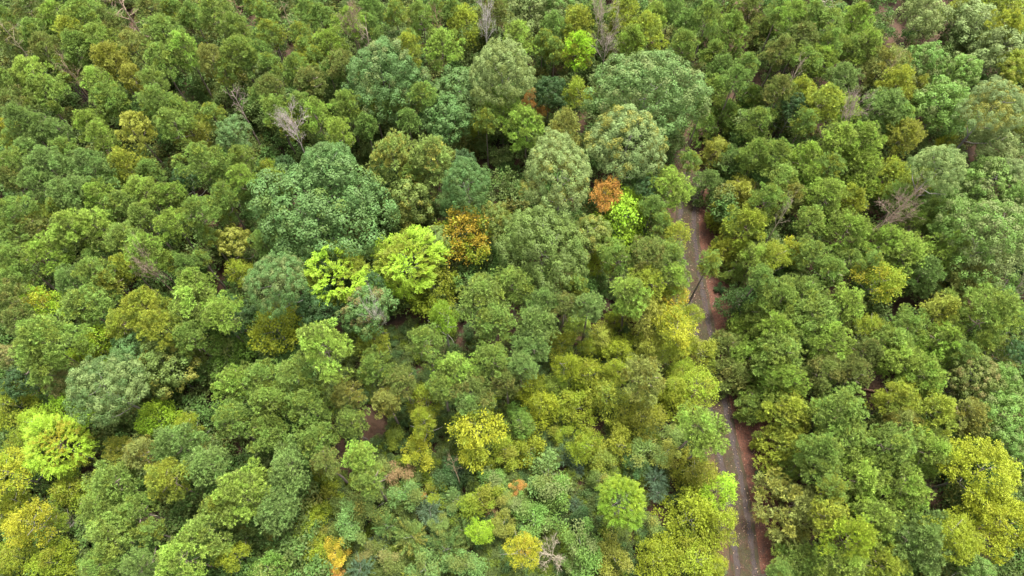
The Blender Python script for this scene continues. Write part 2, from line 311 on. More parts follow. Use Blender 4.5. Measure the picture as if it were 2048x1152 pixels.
PINES = """8 30 18 g;55 15 30 d;110 28 32 l;170 30 40 g;215 45 30 d;72 70 32 g;142 60 28 y;20 75 30 d;95 102 30 d;155 95 34 g;202 80 30 g;265 88 30 o;325 62 36 g;345 22 26 g;300 18 28 d;
385 30 24 y;425 20 32 g;470 55 32 g;504 8 18 g;372 102 34 l;320 115 34 g;420 118 28 o;478 98 34 g;508 125 26 g;222 122 36 a;265 158 28 a;130 140 24 o;65 155 34 l;85 187 34 g;
15 165 30 g;25 208 32 d;195 160 28 l;215 197 34 g;305 160 28 g;317 207 38 g;360 222 30 g;425 228 26 d;450 140 26 y;345 252 34 g;272 252 34 w;178 246 30 l;205 275 28 l;45 243 34 b;82 250 30 b;
30 278 26 b;112 262 28 b;530 30 26 g;540 65 26 g;615 25 24 g;640 33 26 l;600 65 22 d;700 40 30 l;660 88 32 l;610 97 24 y;684 124 28 d;735 52 26 d;745 18 26 y;790 25 24 d;840 38 30 g;870 20 22 b;
822 82 26 g;884 92 34 l;815 102 30 y;990 22 30 d;905 18 22 y;600 128 22 l;520 100 20 g;540 132 26 g;590 142 30 g;634 120 26 l;620 162 28 d;660 147 26 d;545 175 30 d;625 182 22 o;
520 188 22 l;552 220 32 g;600 212 28 g;692 208 32 g;637 232 34 l;580 248 26 d;677 266 28 l;732 250 24 l;750 218 20 l;788 208 24 l;843 190 28 g;815 237 24 w;1002 205 34 l;972 240 24 y;
1035 75 32 l;1107 48 24 y;1155 50 32 y;1085 84 24 g;1110 98 24 o;1190 25 26 g;1250 25 34 y;1290 60 34 y;1312 30 28 l;1265 84 30 l;1342 18 26 d;1372 45 26 g;1412 36 34 g;1458 72 40 g;1450 12 30 g;1500 20 30 d;
1522 65 30 d;1367 88 28 g;1425 112 30 g;1442 142 34 b;1494 130 26 y;1472 155 26 b;1432 187 34 g;1500 195 30 g;1450 226 30 g;1402 222 20 d;1410 258 30 g;1472 250 28 g;1512 252 34 g;1050 250 40 l;
1545 58 34 g;1585 34 30 l;1622 28 28 g;1562 14 26 d;1600 82 34 d;1652 52 30 g;1660 84 28 g;1710 45 36 l;1735 88 36 l;1700 98 28 g;1645 122 32 l;1682 152 28 b;1557 102 30 d;1614 118 28 g;
1770 130 40 o;1790 170 34 y;1602 177 28 y;1652 202 36 y;1692 216 28 l;1560 178 28 d;1762 232 44 b;1802 238 30 g;1610 242 26 d;1680 272 32 l;1727 276 32 l;1812 272 34 a;2010 58 34 y;2042 242 20 y;
28 328 30 g;57 302 30 b;98 330 34 b;132 300 28 g;185 333 40 b;70 362 30 b;18 355 28 d;125 385 34 b;162 380 30 b;215 358 24 d;300 342 26 d;280 378 30 l;340 388 32 l;192 393 34 l;246 408 30 g;
410 325 40 g;442 352 26 g;482 318 30 g;484 358 30 l;446 388 28 g;502 400 22 l;32 430 34 g;82 428 26 d;22 468 34 g;60 458 28 o;136 452 34 l;115 418 26 d;196 458 40 l;250 478 34 g;282 430 28 g;345 445 32 l;
396 422 32 g;426 412 22 y;456 428 20 y;95 505 40 l;25 516 30 g;30 555 34 g;180 512 18 y;185 542 34 g;295 508 38 l;250 530 30 y;340 522 24 l;367 526 22 g;402 516 18 l;416 470 20 g;218 562 28 w;140 562 30 b;385 562 34 l;
548 368 36 l;530 412 24 y;785 308 46 k;865 315 44 k;820 352 26 d;526 482 26 g;965 588 44 g;1030 572 40 g;1070 652 44 b;990 640 36 g;1085 602 32 b;
1340 380 38 l;1306 412 24 g;1326 447 24 g;1430 305 30 w;1382 322 22 d;1462 336 32 b;1412 376 34 b;1510 310 34 g;1440 432 30 y;1497 456 44 y;1446 502 36 y;1420 525 24 y;1512 512 30 l;1472 545 28 g;1532 402 30 g;
1522 552 26 y;1232 512 36 g;1300 522 40 d;1340 515 34 g;1350 556 30 l;1292 562 36 y;1150 572 26 d;1552 312 34 g;1610 316 36 l;1622 352 30 l;1562 362 34 g;1580 396 30 o;1718 340 42 l;1660 332 26 g;1780 352 36 y;1800 392 30 g;
1652 396 36 l;1705 402 30 y;1622 442 30 g;1697 468 42 l;1840 367 30 y;1862 422 34 g;1828 446 30 l;1775 486 36 l;1818 502 36 l;1890 452 24 l;1898 502 36 l;1620 510 34 g;1662 542 28 g;1702 522 30 g;1742 526 26 d;1846 546 40 b;
1928 562 40 o;14 600 34 d;32 640 28 d;166 610 40 g;216 592 26 w;288 612 42 y;240 646 28 y;322 652 40 y;392 605 44 l;440 628 34 l;375 672 34 g;80 732 40 g;476 765 40 l;460 838 36 g;
747 738 40 g;850 684 34 g;905 738 34 l;882 772 30 g;800 762 34 d;526 750 34 g;590 750 34 g;542 800 40 g;620 812 46 g;690 788 30 o;702 842 36 g;530 852 36 g;772 802 30 o;985 715 38 g;950 782 36 d;942 806 28 b;1014 762 30 d;
1060 692 34 b;1045 732 34 b;1180 612 34 b;1130 606 28 d;1260 590 36 l;1290 752 44 o;1402 850 40 l;1490 656 34 l;1532 668 30 g;1450 692 30 d;1502 722 44 l;1470 748 38 d;1532 782 40 l;1502 812 34 g;1530 622 30 g;
1562 598 36 g;1605 588 36 g;1628 632 44 g;1695 605 36 l;1552 655 30 l;1656 686 38 l;1562 702 40 g;1575 758 34 l;1815 655 36 g;1882 625 34 w;1880 688 42 l;1770 690 38 g;1797 718 44 l;1732 702 28 d;1930 704 24 y;1642 742 34 d;1710 742 28 d;
1682 822 48 g;1580 822 40 y;1790 798 38 y;1870 820 40 y;1940 832 34 o;1792 842 34 o;350 885 46 b;282 905 34 o;226 966 46 g;335 960 44 y;412 930 36 b;270 1015 34 g;192 1012 36 g;220 1072 44 g;480 986 48 l;410 1060 48 g;
282 1130 36 b;355 1115 44 l;300 1062 26 d;200 1130 34 g;432 1012 26 d;540 872 36 g;632 882 40 g;576 935 44 b;652 925 30 d;738 962 28 g;550 1020 44 b;1410 882 34 l;1560 890 44 y;1640 900 38 g;1700 878 38 g;1592 925 30 g;
1640 935 30 g;1776 900 44 g;1860 908 44 l;1716 960 44 l;1806 982 52 l;1670 975 24 d;1750 1040 44 l;1828 1080 58 b;1600 1125 44 g;1690 1130 42 l;1560 1142 24 d;1770 1130 34 y;1660 1030 30 y"""
FEATHERY = """930 55 30 y;262 345 34 y;745 682 34 y;1130 266 34 o;1790 172 30 y;1290 632 38 w;1350 470 24 y"""
OAKS = """470 265 34 B;520 145 20 p;912 180 42 B;895 242 48 B;1060 22 54 p;1122 18 34 G;1098 187 34 D;1842 32 46 p;1946 52 52 p;1998 107 50 p;1848 127 40 G;1925 142 36 G;1880 215 56 G;1985 287 46 p;370 360 28 D;570 330 22 D;
762 368 34 D;818 405 56 k;905 408 34 B;922 330 30 D;870 482 30 k;992 442 36 k;1180 472 44 k;1295 375 26 D;1882 402 38 G;1980 366 50 G;2032 402 36 G;2022 340 24 p;1910 442 36 p;470 636 40 D;265 706 40 B;130 756 36 T;42 765 34 D;
332 732 56 k;640 612 40 D;1950 752 44 T;2002 762 40 G;2002 832 50 G;2036 642 24 D;2032 702 22 D;1950 1140 40 G;2012 882 38 G;14 712 26 T;2042 560 26 D;750 565 22 D;465 482 34 w;1130 562 26 T;1590 215 26 D;2026 132 34 V"""
MAPLES = """386 266 30 w;10 250 22 Y;955 252 18 V;1155 190 28 V;1836 170 26 w;1920 20 30 V;2010 20 44 V;1895 285 22 Y;478 542 28 V;868 582 46 V;1380 632 24 V;1202 525 30 V;1585 502 26 Y;1550 512 28 V;1262 396 22 L;1945 532 18 Q;
540 336 22 V;130 722 22 L;460 712 48 G;32 810 44 V;135 830 44 L;70 848 30 L;318 840 45 L;385 706 28 d;850 802 34 V;846 842 26 V;1085 222 12 R;1240 222 18 y;45 885 30 V;140 982 40 V;110 1042 24 V;8 1030 26 Y;30 1002 28 V;40 1115 40 V;110 1125 40 V;
240 902 30 a;460 1112 30 Z;1476 606 40 D;1740 652 26 V;2002 692 32 k;1990 732 18 Q;372 852 28 V;1000 435 20 V;1570 216 26 D"""
SAPLINGS = """1150 642 28 V;1230 642 24 V;1202 668 26 w;1122 690 30 V;1185 692 26 V;1240 698 30 Z;1302 696 32 w;1132 732 34 Z;1178 750 44 V;1236 742 26 V;1362 740 26 V;1350 772 32 V;1390 776 40 V;1400 712 36 V;1376 692 26 Z;1060 772 28 V;1082 812 42 Z;
1152 816 44 V;1215 790 40 V;1285 832 46 a;1345 800 34 Z;1040 842 32 V;1110 772 28 V;1330 705 24 V;1385 942 50 a;1435 980 40 L;1375 1040 60 Z;1440 1052 38 V;1312 1122 48 V;1392 1120 52 V;1240 892 44 y;1172 892 40 V;962 1062 26 L;625 1108 38 V;540 1140 44 V;1432 1132 26 V"""
SHRUBS = """790 880 26 y;840 902 34 Y;815 985 34 U;870 985 24 V;640 952 24 Z;590 985 26 g;660 1002 34 V;702 1010 30 k;620 1032 34 Z;702 1050 36 U;742 1012 34 k;560 1082 34 k;610 1085 36 V;960 1000 36 V;912 1002 26 U;1002 1050 30 a;740 1100 24 T;
780 1122 30 T;850 1140 38 U;932 1130 36 U;900 952 30 D;985 962 34 G;950 920 30 Z;1012 902 30 V;1060 902 34 Z;1096 950 40 U;1112 984 44 G;1202 922 34 y;1292 902 34 k;1162 1032 26 D;1070 1042 40 G;1165 1096 44 G;1152 1140 30 G;1222 1112 36 a;
1330 912 26 w;1312 1062 26 k;85 966 22 D;492 1072 26 k;1040 1012 28 G;1010 1000 24 k;760 930 26 k;1270 930 24 D;1350 870 26 k;1200 960 24 k;880 1050 22 k;660 1060 26 k;1120 870 24 V"""
JUNIPERS = """860 1024 26 J;775 1052 26 U;822 1074 34 k;892 1100 48 U;932 1062 32 U;720 1140 26 J;752 1096 22 J;1130 912 22 J;1155 936 16 J;1312 956 24 J;1316 986 18 J;1150 1010 18 J;910 940 18 J;1050 1020 16 J"""
# x y r colour | short name used to point at its neighbours | full label | kind | accent colour, share
LAND = """O|766 158 82 B|the round blue-green oak|big round blue-green oak crown below the tall reddish bare tree|p .25
O|1295 195 110 U|the great trackside oak|huge leafy green oak overhanging the far end of the dirt track|p .3
O|1005 142 68 p|the pale sage oak|broad pale sage oak crown between the white bare tree and the rusty sapling|k .3
O|1255 285 72 p|the sage track-side oak|pale olive oak below the huge trackside oak, beside a bend of the track|w .3
O|1986 217 66 p|the tan-topped oak|large tan-sage oak with cauliflower clumps near the upper right edge|w .35
O|655 335 58 B|the blue-green oak dome|smooth blue-green oak dome just below the white twiggy dead tree|B 0
O|641 434 122 B|the largest dark oak|largest crown of all, dark blue-green oak with many small knobbly clumps|G .2
O|935 372 58 B|the soft blue-green oak|soft blue-green oak directly behind the golden orange tree|U .2
O|1120 347 74 p|the olive tan oak|wide olive oak with tan and orange tints left of the orange tree|w .2
O|552 570 68 B|the silvery blue oak|silvery blue-green oak left of the fan-leaved lime tree|p .45
O|1090 492 88 k|the open grey-green oak|open grey-green oak with pale bare boughs showing through its thin crown|b .4
O|1880 335 56 p|the pale right-hand oak|pale blue-green oak beneath the small yellow tree on the right|U .4
O|1980 482 92 G|the big right-edge oak|big leafy green oak near the right edge, right of the grey dead tree|p .45
O|218 776 76 p|the pale lower-left oak|large pale blue-grey oak at lower left, ringed by yellow-green trees|B .5
o|735 626 54 B|the brown-topped oak|dark blue-green oak with a brown top and white dead boughs|T .4
H|672 548 62 L|the fan-leaved lime tree|lime green tree with fan-like fronds between two blue-green oaks|V .35
H|815 522 66 L|the brightest lime tree|tall brightest lime-green tree left of the golden orange tree|V .4
M|925 474 54 V|the golden orange tree|tall golden tree with orange and pink patches at the centre of the wood|O .55
M|1212 388 30 R|the orange tree|small bright orange autumn tree beside the lime spire|O .25
M|1250 442 66 L|the lime spire|lime-green broad tree with a pointed top below the orange tree|N .3
M|550 656 50 Z|the gold-brown tree|gold and brown autumn tree below the silvery blue oak|V .4
M|887 634 34 N|the vivid green tree|vivid pure green small tree tucked under the lime tree|N 0
M|82 614 40 L|the left lime tree|pale lime-yellow tree near the left edge above a rounded pine|Y .3
M|188 688 44 L|the lower lime tree|lime-green tree between the rounded pine and the pale grey-blue oak|V .4
P|88 680 58 g|the rounded pine|large rounded mid green pine below the pale lime-yellow tree at left|l .2
P|645 696 58 l|the broad light pine|broad light green pine right of the gold-brown tree|g .3
P|722 915 36 l|the round-headed pine|smooth round-headed light green pine beside a gap of bare red ground|l 0
M|955 858 56 Y|the yellow-green bush tree|yellow-green bushy tree at the edge of the low thicket|V .5
M|1345 605 36 O|the orange-topped tree|orange and yellow topped young tree at the left edge of the track|V .5
M|1352 655 44 Y|the yellow trackside tree|bright yellow tree against the track, directly below the orange-topped one|V .45
P|1158 95 34 L|the lime pine|bright lime sparse-crowned pine on a tall bare trunk|y .3
P|1480 386 34 w|the pale yellow pine|pale yellowish pine standing right of the track's upper stretch|y .4
M|1760 560 42 V|the acid yellow tree|acid yellow-green tree in the middle of the right-hand pines|Y .4
P|1965 642 58 g|the rounded right pine|large round light-topped pine under the big right-edge oak|l .4
P|1848 752 40 l|the tufted light pine|bright tufted light green pine above a gap with dark twigs|l 0
P|1590 1016 60 o|the dusty pine|wide dusty olive pine leaning over the track's lower right side|w .35
F|1700 1075 46 V|the feathery lime pine|feathery yellow-green tree with drooping sprays among lower right pines|L .35
G|1965 945 72 Z|the upper gold tree|upper one of the large gold-tinged trees at lower right|V .3
G|2005 1050 72 Z|the right gold tree|large gold-tinged tree at the right edge with a bleached dead twig|Y .3
G|1905 1072 54 Z|the smaller gold tree|smallest of three gold-tinged trees, left of the other two|V .4
M|12 945 42 Y|the left-edge yellow tree|bright lemon yellow tree cut by the left edge|L .3
M|62 1045 42 Y|the lower-left yellow tree|yellow autumn tree at lower left, beside grey bare brush|Z .4
H|118 890 56 L|the frond-leaved lime tree|lime-yellow tree with layered fronds below the pale grey-blue oak|Y .3
H|1245 1000 56 N|the bright frondy tree|bright green fan-leaved tree rising over the low thicket left of the track|L .3
M|1045 1100 36 Y|the yellow thicket tree|yellow upright tree left of the grey starburst dead tree|O .2
S|672 1108 26 O|the orange-yellow shrub|orange-yellow bush at the lower edge, left of the thicket|Y .4
S|670 1142 18 R|the orange shrub|small orange bush just below the orange-yellow one|O .3
S|793 953 26 Q|the pink-tan shrub|pinkish tan bush beside yellow shrubs in the thicket|k .4
S|847 993 9 R|the rusty plume|tiny rust-orange upright plume in a dark hole of the thicket|R 0
S|982 1022 18 Q|the pink shrub|pink dying shrub in the middle of the low thicket|a .3
S|1035 976 18 R|the salmon shrub|small salmon-orange shrub left of the bright frondy tree|k .3
S|1440 578 12 D|the small holly|small dark holly bush alone on red straw right of the track|D 0
S|1521 946 11 D|the lower holly|small dark holly bush at the lower right edge of the red verge|D 0
S|28 42 18 R|the russet shrub|russet brown shrub in a dark gap at the upper left corner|T .5
M|1060 200 17 Q|the rusty sapling|rusty pink dying sapling beside the pale sage oak|R .5"""
# style x y r colour | short name | label
DEADS = """pole|50 105 26|150,140,118|the left bare pine|thin bare grey dead tree at the upper left, ribs showing
pole|268 48 40|158,138,122|the tall leaning snag|tall bare pale dead pine near the top edge at left
stub|482 214 24|176,160,156|the small white snag|small whitish bare dead tree above a pale blue-green oak
stub|150 156 28|140,122,100|the twiggy brown snag|brown twiggy half-dead crown among the upper left pines
pole|475 25 26|150,120,100|the brownish top snag|brownish bare dead pine touching the top edge
fan|718 82 36|150,124,116|the reddish bare tree|tall reddish bare tree just behind the round blue-green oak
stub|738 90 20|196,176,168|the pale snag stub|pale pinkish dead stem beside the tall reddish bare tree
stub|875 50 18|176,142,124|the pinkish snag|small pinkish dead top among pines near the top edge
fan|973 78 26|206,200,204|the white bare tree|white bare dead tree above the pale sage oak
pole|580 45 22|164,150,120|the slim bare pole|slim bare pole of a dead pine in a dark gap
fan|602 282 36|204,192,196|the white twiggy dead tree|white twiggy dead tree just above the blue-green oak dome
fan|1200 55 28|190,176,164|the bare forked tree|bare forked dead tree at the top, above the grey column of twigs
fan|1208 118 32|172,160,156|the grey twig column|tall narrow grey dead tree beside the huge trackside oak
pole|1643 22 26|196,190,176|the white-stemmed snag|white-stemmed bare dead tree at the top, right of the track
fan|1726 10 26|150,104,86|the red-brown twigs|red-brown leafless twiggy tree at the top edge
fan|1684 254 30|168,150,148|the grey brush top|grey-brown brushy dead top among right-hand pines
stub|1585 156 18|186,172,156|the white twig snag|small bare whitish twigs in a gap right of the track
fan|1763 446 42|158,138,126|the grey fan-shaped dead tree|dense grey-brown fan-shaped dead tree standing among the right-hand pines
stub|1566 430 24|146,138,118|the thin grey snag|thin grey leafless twigs behind yellow shrubs right of the track
stub|2034 575 24|140,132,118|the right-edge snag|bare grey dead twigs at the right edge in deep shade
fan|325 562 28|170,150,136|the left bare bush tree|bare grey-brown forked tree among the yellowish left-hand pines
fan|758 650 26|202,198,192|the white dead boughs|white dead boughs standing in front of the brown-topped oak
star|148 1052 26|128,120,108|the grey bare brush|tangle of grey bare brush right of the lower-left yellow tree
star|1102 1114 34|176,168,150|the grey starburst tree|grey bare starburst of branches at the lower edge in the thicket
stub|905 930 18|166,146,116|the tan snag|small tan bare dead sapling in the thicket
stub|1780 140 16|160,140,112|the tan bare pine|bare tan branches poking from a thin pine crown at upper right
star|308 1042 22|138,124,104|the dead bough|bare dead bough over a dark red gap at lower left"""

# ------------------------------------------------------------------ ground and track
ground_me = bpy.data.meshes.new('ground')
GX = np.linspace(-260, 260, 105); GY = np.linspace(-160, 330, 99)
gx, gy = np.meshgrid(GX, GY); nx, ny = len(GX), len(GY)
gv = np.column_stack([gx.ravel(), gy.ravel(), np.zeros(nx * ny)])
gf = [(j * nx + i, j * nx + i + 1, (j + 1) * nx + i + 1, (j + 1) * nx + i) for j in range(ny - 1) for i in range(nx - 1)]
ground_me.from_pydata([tuple(v) for v in gv], [], gf); ground_me.materials.append(M_GROUND)
g_ob = bpy.data.objects.new('ground', ground_me); col.objects.link(g_ob); g_ob['kind'] = 'structure'; g_ob['label'] = 'red-brown forest floor of pine straw and leaf litter'
TRK = [(1493, 1150), (1474, 1000), (1446, 864), (1428, 780), (1412, 700), (1398, 620), (1384, 540), (1372, 460), (1375, 405), (1382, 355), (1392, 334)]
tp = np.array([at(x, y)[0][:2] for x, y in TRK])
d0 = unit(tp[0] - tp[1]); d1 = unit(tp[-1] - tp[-2])
tp = np.vstack([tp[0] + d0 * 70, tp[0] + d0 * 20, tp])
s_ = np.concatenate([[0], np.cumsum(np.linalg.norm(np.diff(tp, axis=0), axis=1))]); ss = np.arange(0, s_[-1], .5)
tx, ty = np.interp(ss, s_, tp[:, 0]), np.interp(ss, s_, tp[:, 1])
ker = np.ones(13) / 13; tx = np.convolve(np.pad(tx, 6, 'edge'), ker, 'valid'); ty = np.convolve(np.pad(ty, 6, 'edge'), ker, 'valid')
td = unit(np.gradient(np.column_stack([tx, ty]), axis=0)); tn = np.column_stack([td[:, 1], -td[:, 0]])        # tn points to the right of travel
prof = [(-1.35, .012), (-1.2, .05), (-1.04, .04), (-.8, .015), (-.55, .035), (-.42, .075), (0, .1), (.42, .075), (.55, .035), (.8, .015), (1.04, .04), (1.2, .05), (1.35, .012)]
V, Fc, mi = [], [], []
for i in range(len(tx)):
    for j, (o, z) in enumerate(prof):
        jit = rnd.gauss(0, .05); V.append((tx[i] + tn[i, 0] * (o + jit), ty[i] + tn[i, 1] * (o + jit), z + abs(rnd.gauss(0, .006))))
m_ = len(prof)
for i in range(len(tx) - 1):
    for j in range(m_ - 1):
        Fc.append((i * m_ + j, i * m_ + j + 1, (i + 1) * m_ + j + 1, (i + 1) * m_ + j)); mi.append(0 if j in (2, 3, 8, 9) else 1)
tm = bpy.data.meshes.new('dirt_track'); tm.from_pydata(V, [], Fc); tm.materials.append(M_RUT); tm.materials.append(M_VERGE); tm.polygons.foreach_set('material_index', mi)
if True:
    t_ob = bpy.data.objects.new('dirt_track', tm); col.objects.link(t_ob); t_ob['kind'] = 'structure'; t_ob['label'] = 'two-rut dirt track running straight through the wood'
V, Fc = [], []
for i in range(0, len(tx), 2):
    for o in (1.35, 2.4, 3.6 + 1.2 * math.sin(i * .11) + rnd.uniform(-.3, .3), 5.2 + 1.5 * math.sin(i * .07 + 2) + rnd.uniform(-.5, .5)):
        V.append((tx[i] + tn[i, 0] * o, ty[i] + tn[i, 1] * o, .006 + .006 * (o < 5)))
for i in range(len(V) // 4 - 1):
    for j in range(3): Fc.append((i * 4 + j, i * 4 + j + 1, i * 4 + j + 5, i * 4 + j + 4))
vm = bpy.data.meshes.new('verge'); vm.from_pydata(V, [], Fc); vm.materials.append(M_STRAW)
v_ob = bpy.data.objects.new('path_verge', vm); col.objects.link(v_ob); v_ob['kind'] = 'structure'; v_ob['label'] = 'rust red pine straw along the right side of the dirt track'
def track_offset(x, y):
    k = np.argmin((tx - x) ** 2 + (ty - y) ** 2); return (x - tx[k]) * tn[k, 0] + (y - ty[k]) * tn[k, 1], k

# ------------------------------------------------------------------ building and describing the trees
def child(name, me, parent, loc=(0, 0, 0), scale=(1, 1, 1), rz=0, colour=None):
    o = bpy.data.objects.new(name, me); col.objects.link(o); o.parent = parent
    o.location = loc; o.scale = scale; o.rotation_euler = (0, 0, rz)
    if colour: o.color = (*colour, 1)
    return o
BARK_P, BARK_B = (.15, .115, .09), (.17, .155, .135)
INFO = {  # kind of the record: object name, category, height, crown mesh family, group
    'P': ('pine_tree', 'pine tree', 10.5, 'P', 'pines of the wood'), 'F': ('feathery_tree', 'conifer', 9.5, 'F', 'feathery conifers'),
    'o': ('oak_tree', 'oak tree', 9.0, 'o', 'oaks of the wood'), 'O': ('oak_tree', 'oak tree', 11.0, 'O', 'oaks of the wood'),
    'M': ('broadleaf_tree', 'broadleaf tree', 8.0, 'M', 'broadleaf trees in early autumn colour'), 'm': ('young_tree', 'young tree', 5.0, 'M', 'young broadleaf trees by the track'),
    'G': ('broadleaf_tree', 'broadleaf tree', 9.5, 'G', 'gold-tinged trees at the right edge'), 'H': ('broadleaf_tree', 'broadleaf tree', 9.0, 'H', 'frond-leaved lime trees'),
    'S': ('shrub', 'shrub', 3.2, 'S', 'shrubs of the thicket'), 'J': ('juniper_shrub', 'juniper', 2.8, 'J', 'junipers in the thicket'),
}
ASP = {'P': 1.0, 'F': 1.1, 'o': .8, 'O': .72, 'M': 1.15, 'm': 1.05, 'G': .9, 'H': 1.05, 'S': .9, 'J': .8}
placed = []
def tree(kind, px, py, r, c, accent=None, share=0.0, height=None):
    name, cat, h0, fam, group = INFO[kind]
    h = (height or h0) * rnd.uniform(.92, 1.08)
    r *= {'P': 1.1 if px < 900 else 1.14, 'F': 1.2, 'M': 1.06, 'm': 1.12, 'S': 1.28, 'J': 1.15, 'o': 1.1}.get(kind, 1.03)
    if kind == 'P' and px > 1420 and py > 560: r *= 1.1
    if kind in 'MH': r *= 1.08
    if kind == 'P': h = h * (.86 if px > 1420 and py > 300 else 1.18 if px < 900 and py < 760 else 1.05) + (r - 38) * .035
    if kind in 'SJ': h = min(h0 * 1.5, max(1.2, r * .075 + .8)) * rnd.uniform(.9, 1.3)
    if kind == 'M' and r < 26: h *= .72
    if kind == 'm': h *= rnd.uniform(.85, 1.4)
    for _ in range(14):                              # nothing grows on the track: a tree whose foot would stand there is a shorter one
        t = at(px, py, h * .8)[1]; rx = r * t / F; zc = max(h - rx * ASP[kind], rx * .6 if kind in 'SJ' else rx * .95)
        b, t = at(px, py, zc); rx = r * t / F; off = track_offset(b[0], b[1])[0]
        if not -2.5 < off < 5.0: break
        h *= .92
    e = bpy.data.objects.new(name, None); col.objects.link(e); e.location = (b[0], b[1], 0); e.empty_display_size = .3
    s = rx / RN[fam]; crown = rnd.choice(CR[fam]); sz = s * rnd.uniform(.92, 1.12)
    base = lin(C[c][0]); v = rnd.uniform(.9, 1.1)
    kk = KIND_K.get(kind, .5); kc = (kk * (1.06 if kind in 'PF' else 1.05), kk, kk * (.6 if kind in 'MmGH' else .88))
    colr = (base[0] * kc[0] * v * rnd.uniform(.95, 1.05), base[1] * kc[1] * v, base[2] * kc[2] * v * rnd.uniform(.92, 1.08))
    co = child('crown', crown, e, (0, 0, zc), (s * rnd.uniform(.86, 1.16), s * rnd.uniform(.86, 1.16), sz), rnd.uniform(0, 6.28), colr)
    if accent is None: accent, share = c, 0
    ac = lin(C[accent][0]); co['accent'] = [ac[i] * kc[i] for i in range(3)]; co['accent_share'] = float(share) if share else -1.0
    tr = TR_P if kind in 'PF' else (TR_S if kind in 'SJ' else TR_B)
    ht = max(.5, zc + rx * .55); wd = {'P': 15, 'F': 13}.get(kind, ht if kind in 'SJ' else max(ht, rx * 2.6))
    bk = BARK_P if kind in 'PF' else BARK_B; q = rnd.uniform(.8, 1.25)
    child('trunk', rnd.choice(tr), e, (0, 0, 0), (wd * .9, wd * .9, ht), rnd.uniform(0, 6.28), tuple(x * q for x in bk))
    e['category'] = cat; e['group'] = group
    return e
def dead_tree(style, px, py, r, rgb):
    parts, H = DEAD[style][rnd.randrange(2)]
    h = {'fan': 12.0, 'pole': 14, 'star': 4.2, 'stub': 12.5}[style]
    low = {'fan': .72, 'pole': .68, 'star': .7, 'stub': .8}[style]
    b, t = at(px, py, h * low); rx = r * t / F
    e = bpy.data.objects.new('dead_tree', None); col.objects.link(e); e.location = (b[0], b[1], 0); e.rotation_euler = (0, 0, rnd.uniform(0, 6.28))
    sx = rx / {'fan': 2.9, 'pole': 2.3, 'star': 2.0, 'stub': 2.1}[style]; c = tuple(x * q for x, q in zip(lin(rgb), (.64, .6, .54)))
    for nm, me in parts: child(nm, me, e, (0, 0, 0), (sx, sx, h / H), 0, c)
    e['category'] = 'dead tree'; e['group'] = 'dead leafless trees'
    return e
SMALL, small = sorted(float(q.split()[2]) for q in PINES.replace('\n', '').split(';'))[64], []     # past 300 pines the smallest are one mass
REC = []                                                                   # px, py, object, short name or None, colour word, plain noun
def add(kind, text, noun):
    for s in text.replace('\n', '').split(';'):
        if not s.strip(): continue
        x, y, r, c = s.split(); x, y, r = float(x), float(y), float(r)
        if kind == 'P' and r <= SMALL: small.append((x, y, r)); continue
        if kind == 'm' and c == 'V' and rnd.random() < .45: c = rnd.choice(['G', 'l', 'y', 'Z'])
        acc, sh = {'V': ('y', .3), 'Z': ('V', .5), 'y': ('l', .3), 'g': ('l', .22), 'l': ('g', .25), 'd': ('o', .3), 'o': ('a', .35), 'k': ('w', .25), 'G': ('p', .25), 'U': ('k', .4), 'T': ('k', .5), 'Y': ('V', .35), 'a': ('y', .4), 'w': ('y', .4), 'b': ('U', .3)}.get(c, (None, 0))
        e = tree(kind, x, y, r, c, acc, sh); REC.append((x, y, e, None, C[c][1], noun, r))
for line in LAND.split('\n'):
    k, a, short, label, ac = line.split('|'); x, y, r, c = a.split(); x, y, r = float(x), float(y), float(r); aa, sh = ac.split()
    e = tree(k, x, y, r, c, aa, float(sh), INFO[k][2] * (1.3 if k in 'MH' else 1.25 if k in 'Oo' else 1.12)); e['label'] = label; REC.append((x, y, e, short, C[c][1], '', r))
for line in DEADS.split('\n'):
    st, a, rgb, short, label = line.split('|'); x, y, r = map(float, a.split())
    e = dead_tree(st, x, y, r, tuple(map(float, rgb.split(',')))); e['label'] = label; REC.append((x, y, e, short, '', '', r))
add('P', PINES, 'pine'); add('F', FEATHERY, 'feathery conifer'); add('o', OAKS, 'oak'); add('M', MAPLES, 'broadleaf tree'); add('m', SAPLINGS, 'young tree'); add('S', SHRUBS, 'shrub'); add('J', JUNIPERS, 'juniper')
marks = [q for q in REC if q[3]]
WAY = ['right of', 'beyond and right of', 'beyond', 'beyond and left of', 'left of', 'below and left of', 'below', 'below and right of']
ORD = ['', 'second one out', 'third one out', 'fourth one out', 'fifth one out', 'sixth one out', 'seventh one out', 'eighth one out', 'ninth one out']
buckets = {}
for q in REC:
    if q[3]: continue
    m = min(marks, key=lambda k: (k[0] - q[0]) ** 2 + (k[1] - q[1]) ** 2 * 1.2)
    sec = int(round(math.atan2(m[1] - q[1], q[0] - m[0]) / (math.pi / 4))) % 8
    buckets.setdefault((q[4], q[5], sec, m[3]), []).append((math.hypot(m[0] - q[0], m[1] - q[1]), q))
for (cw, noun, sec, short), lst in buckets.items():
    lst.sort(key=lambda k: k[0])
    for i, (d, q) in enumerate(lst):
        q[2]['label'] = f"{cw} {noun} {WAY[sec]} {short}" + (f", {ORD[i]}" if i else (', first one out' if len(lst) > 1 else ''))

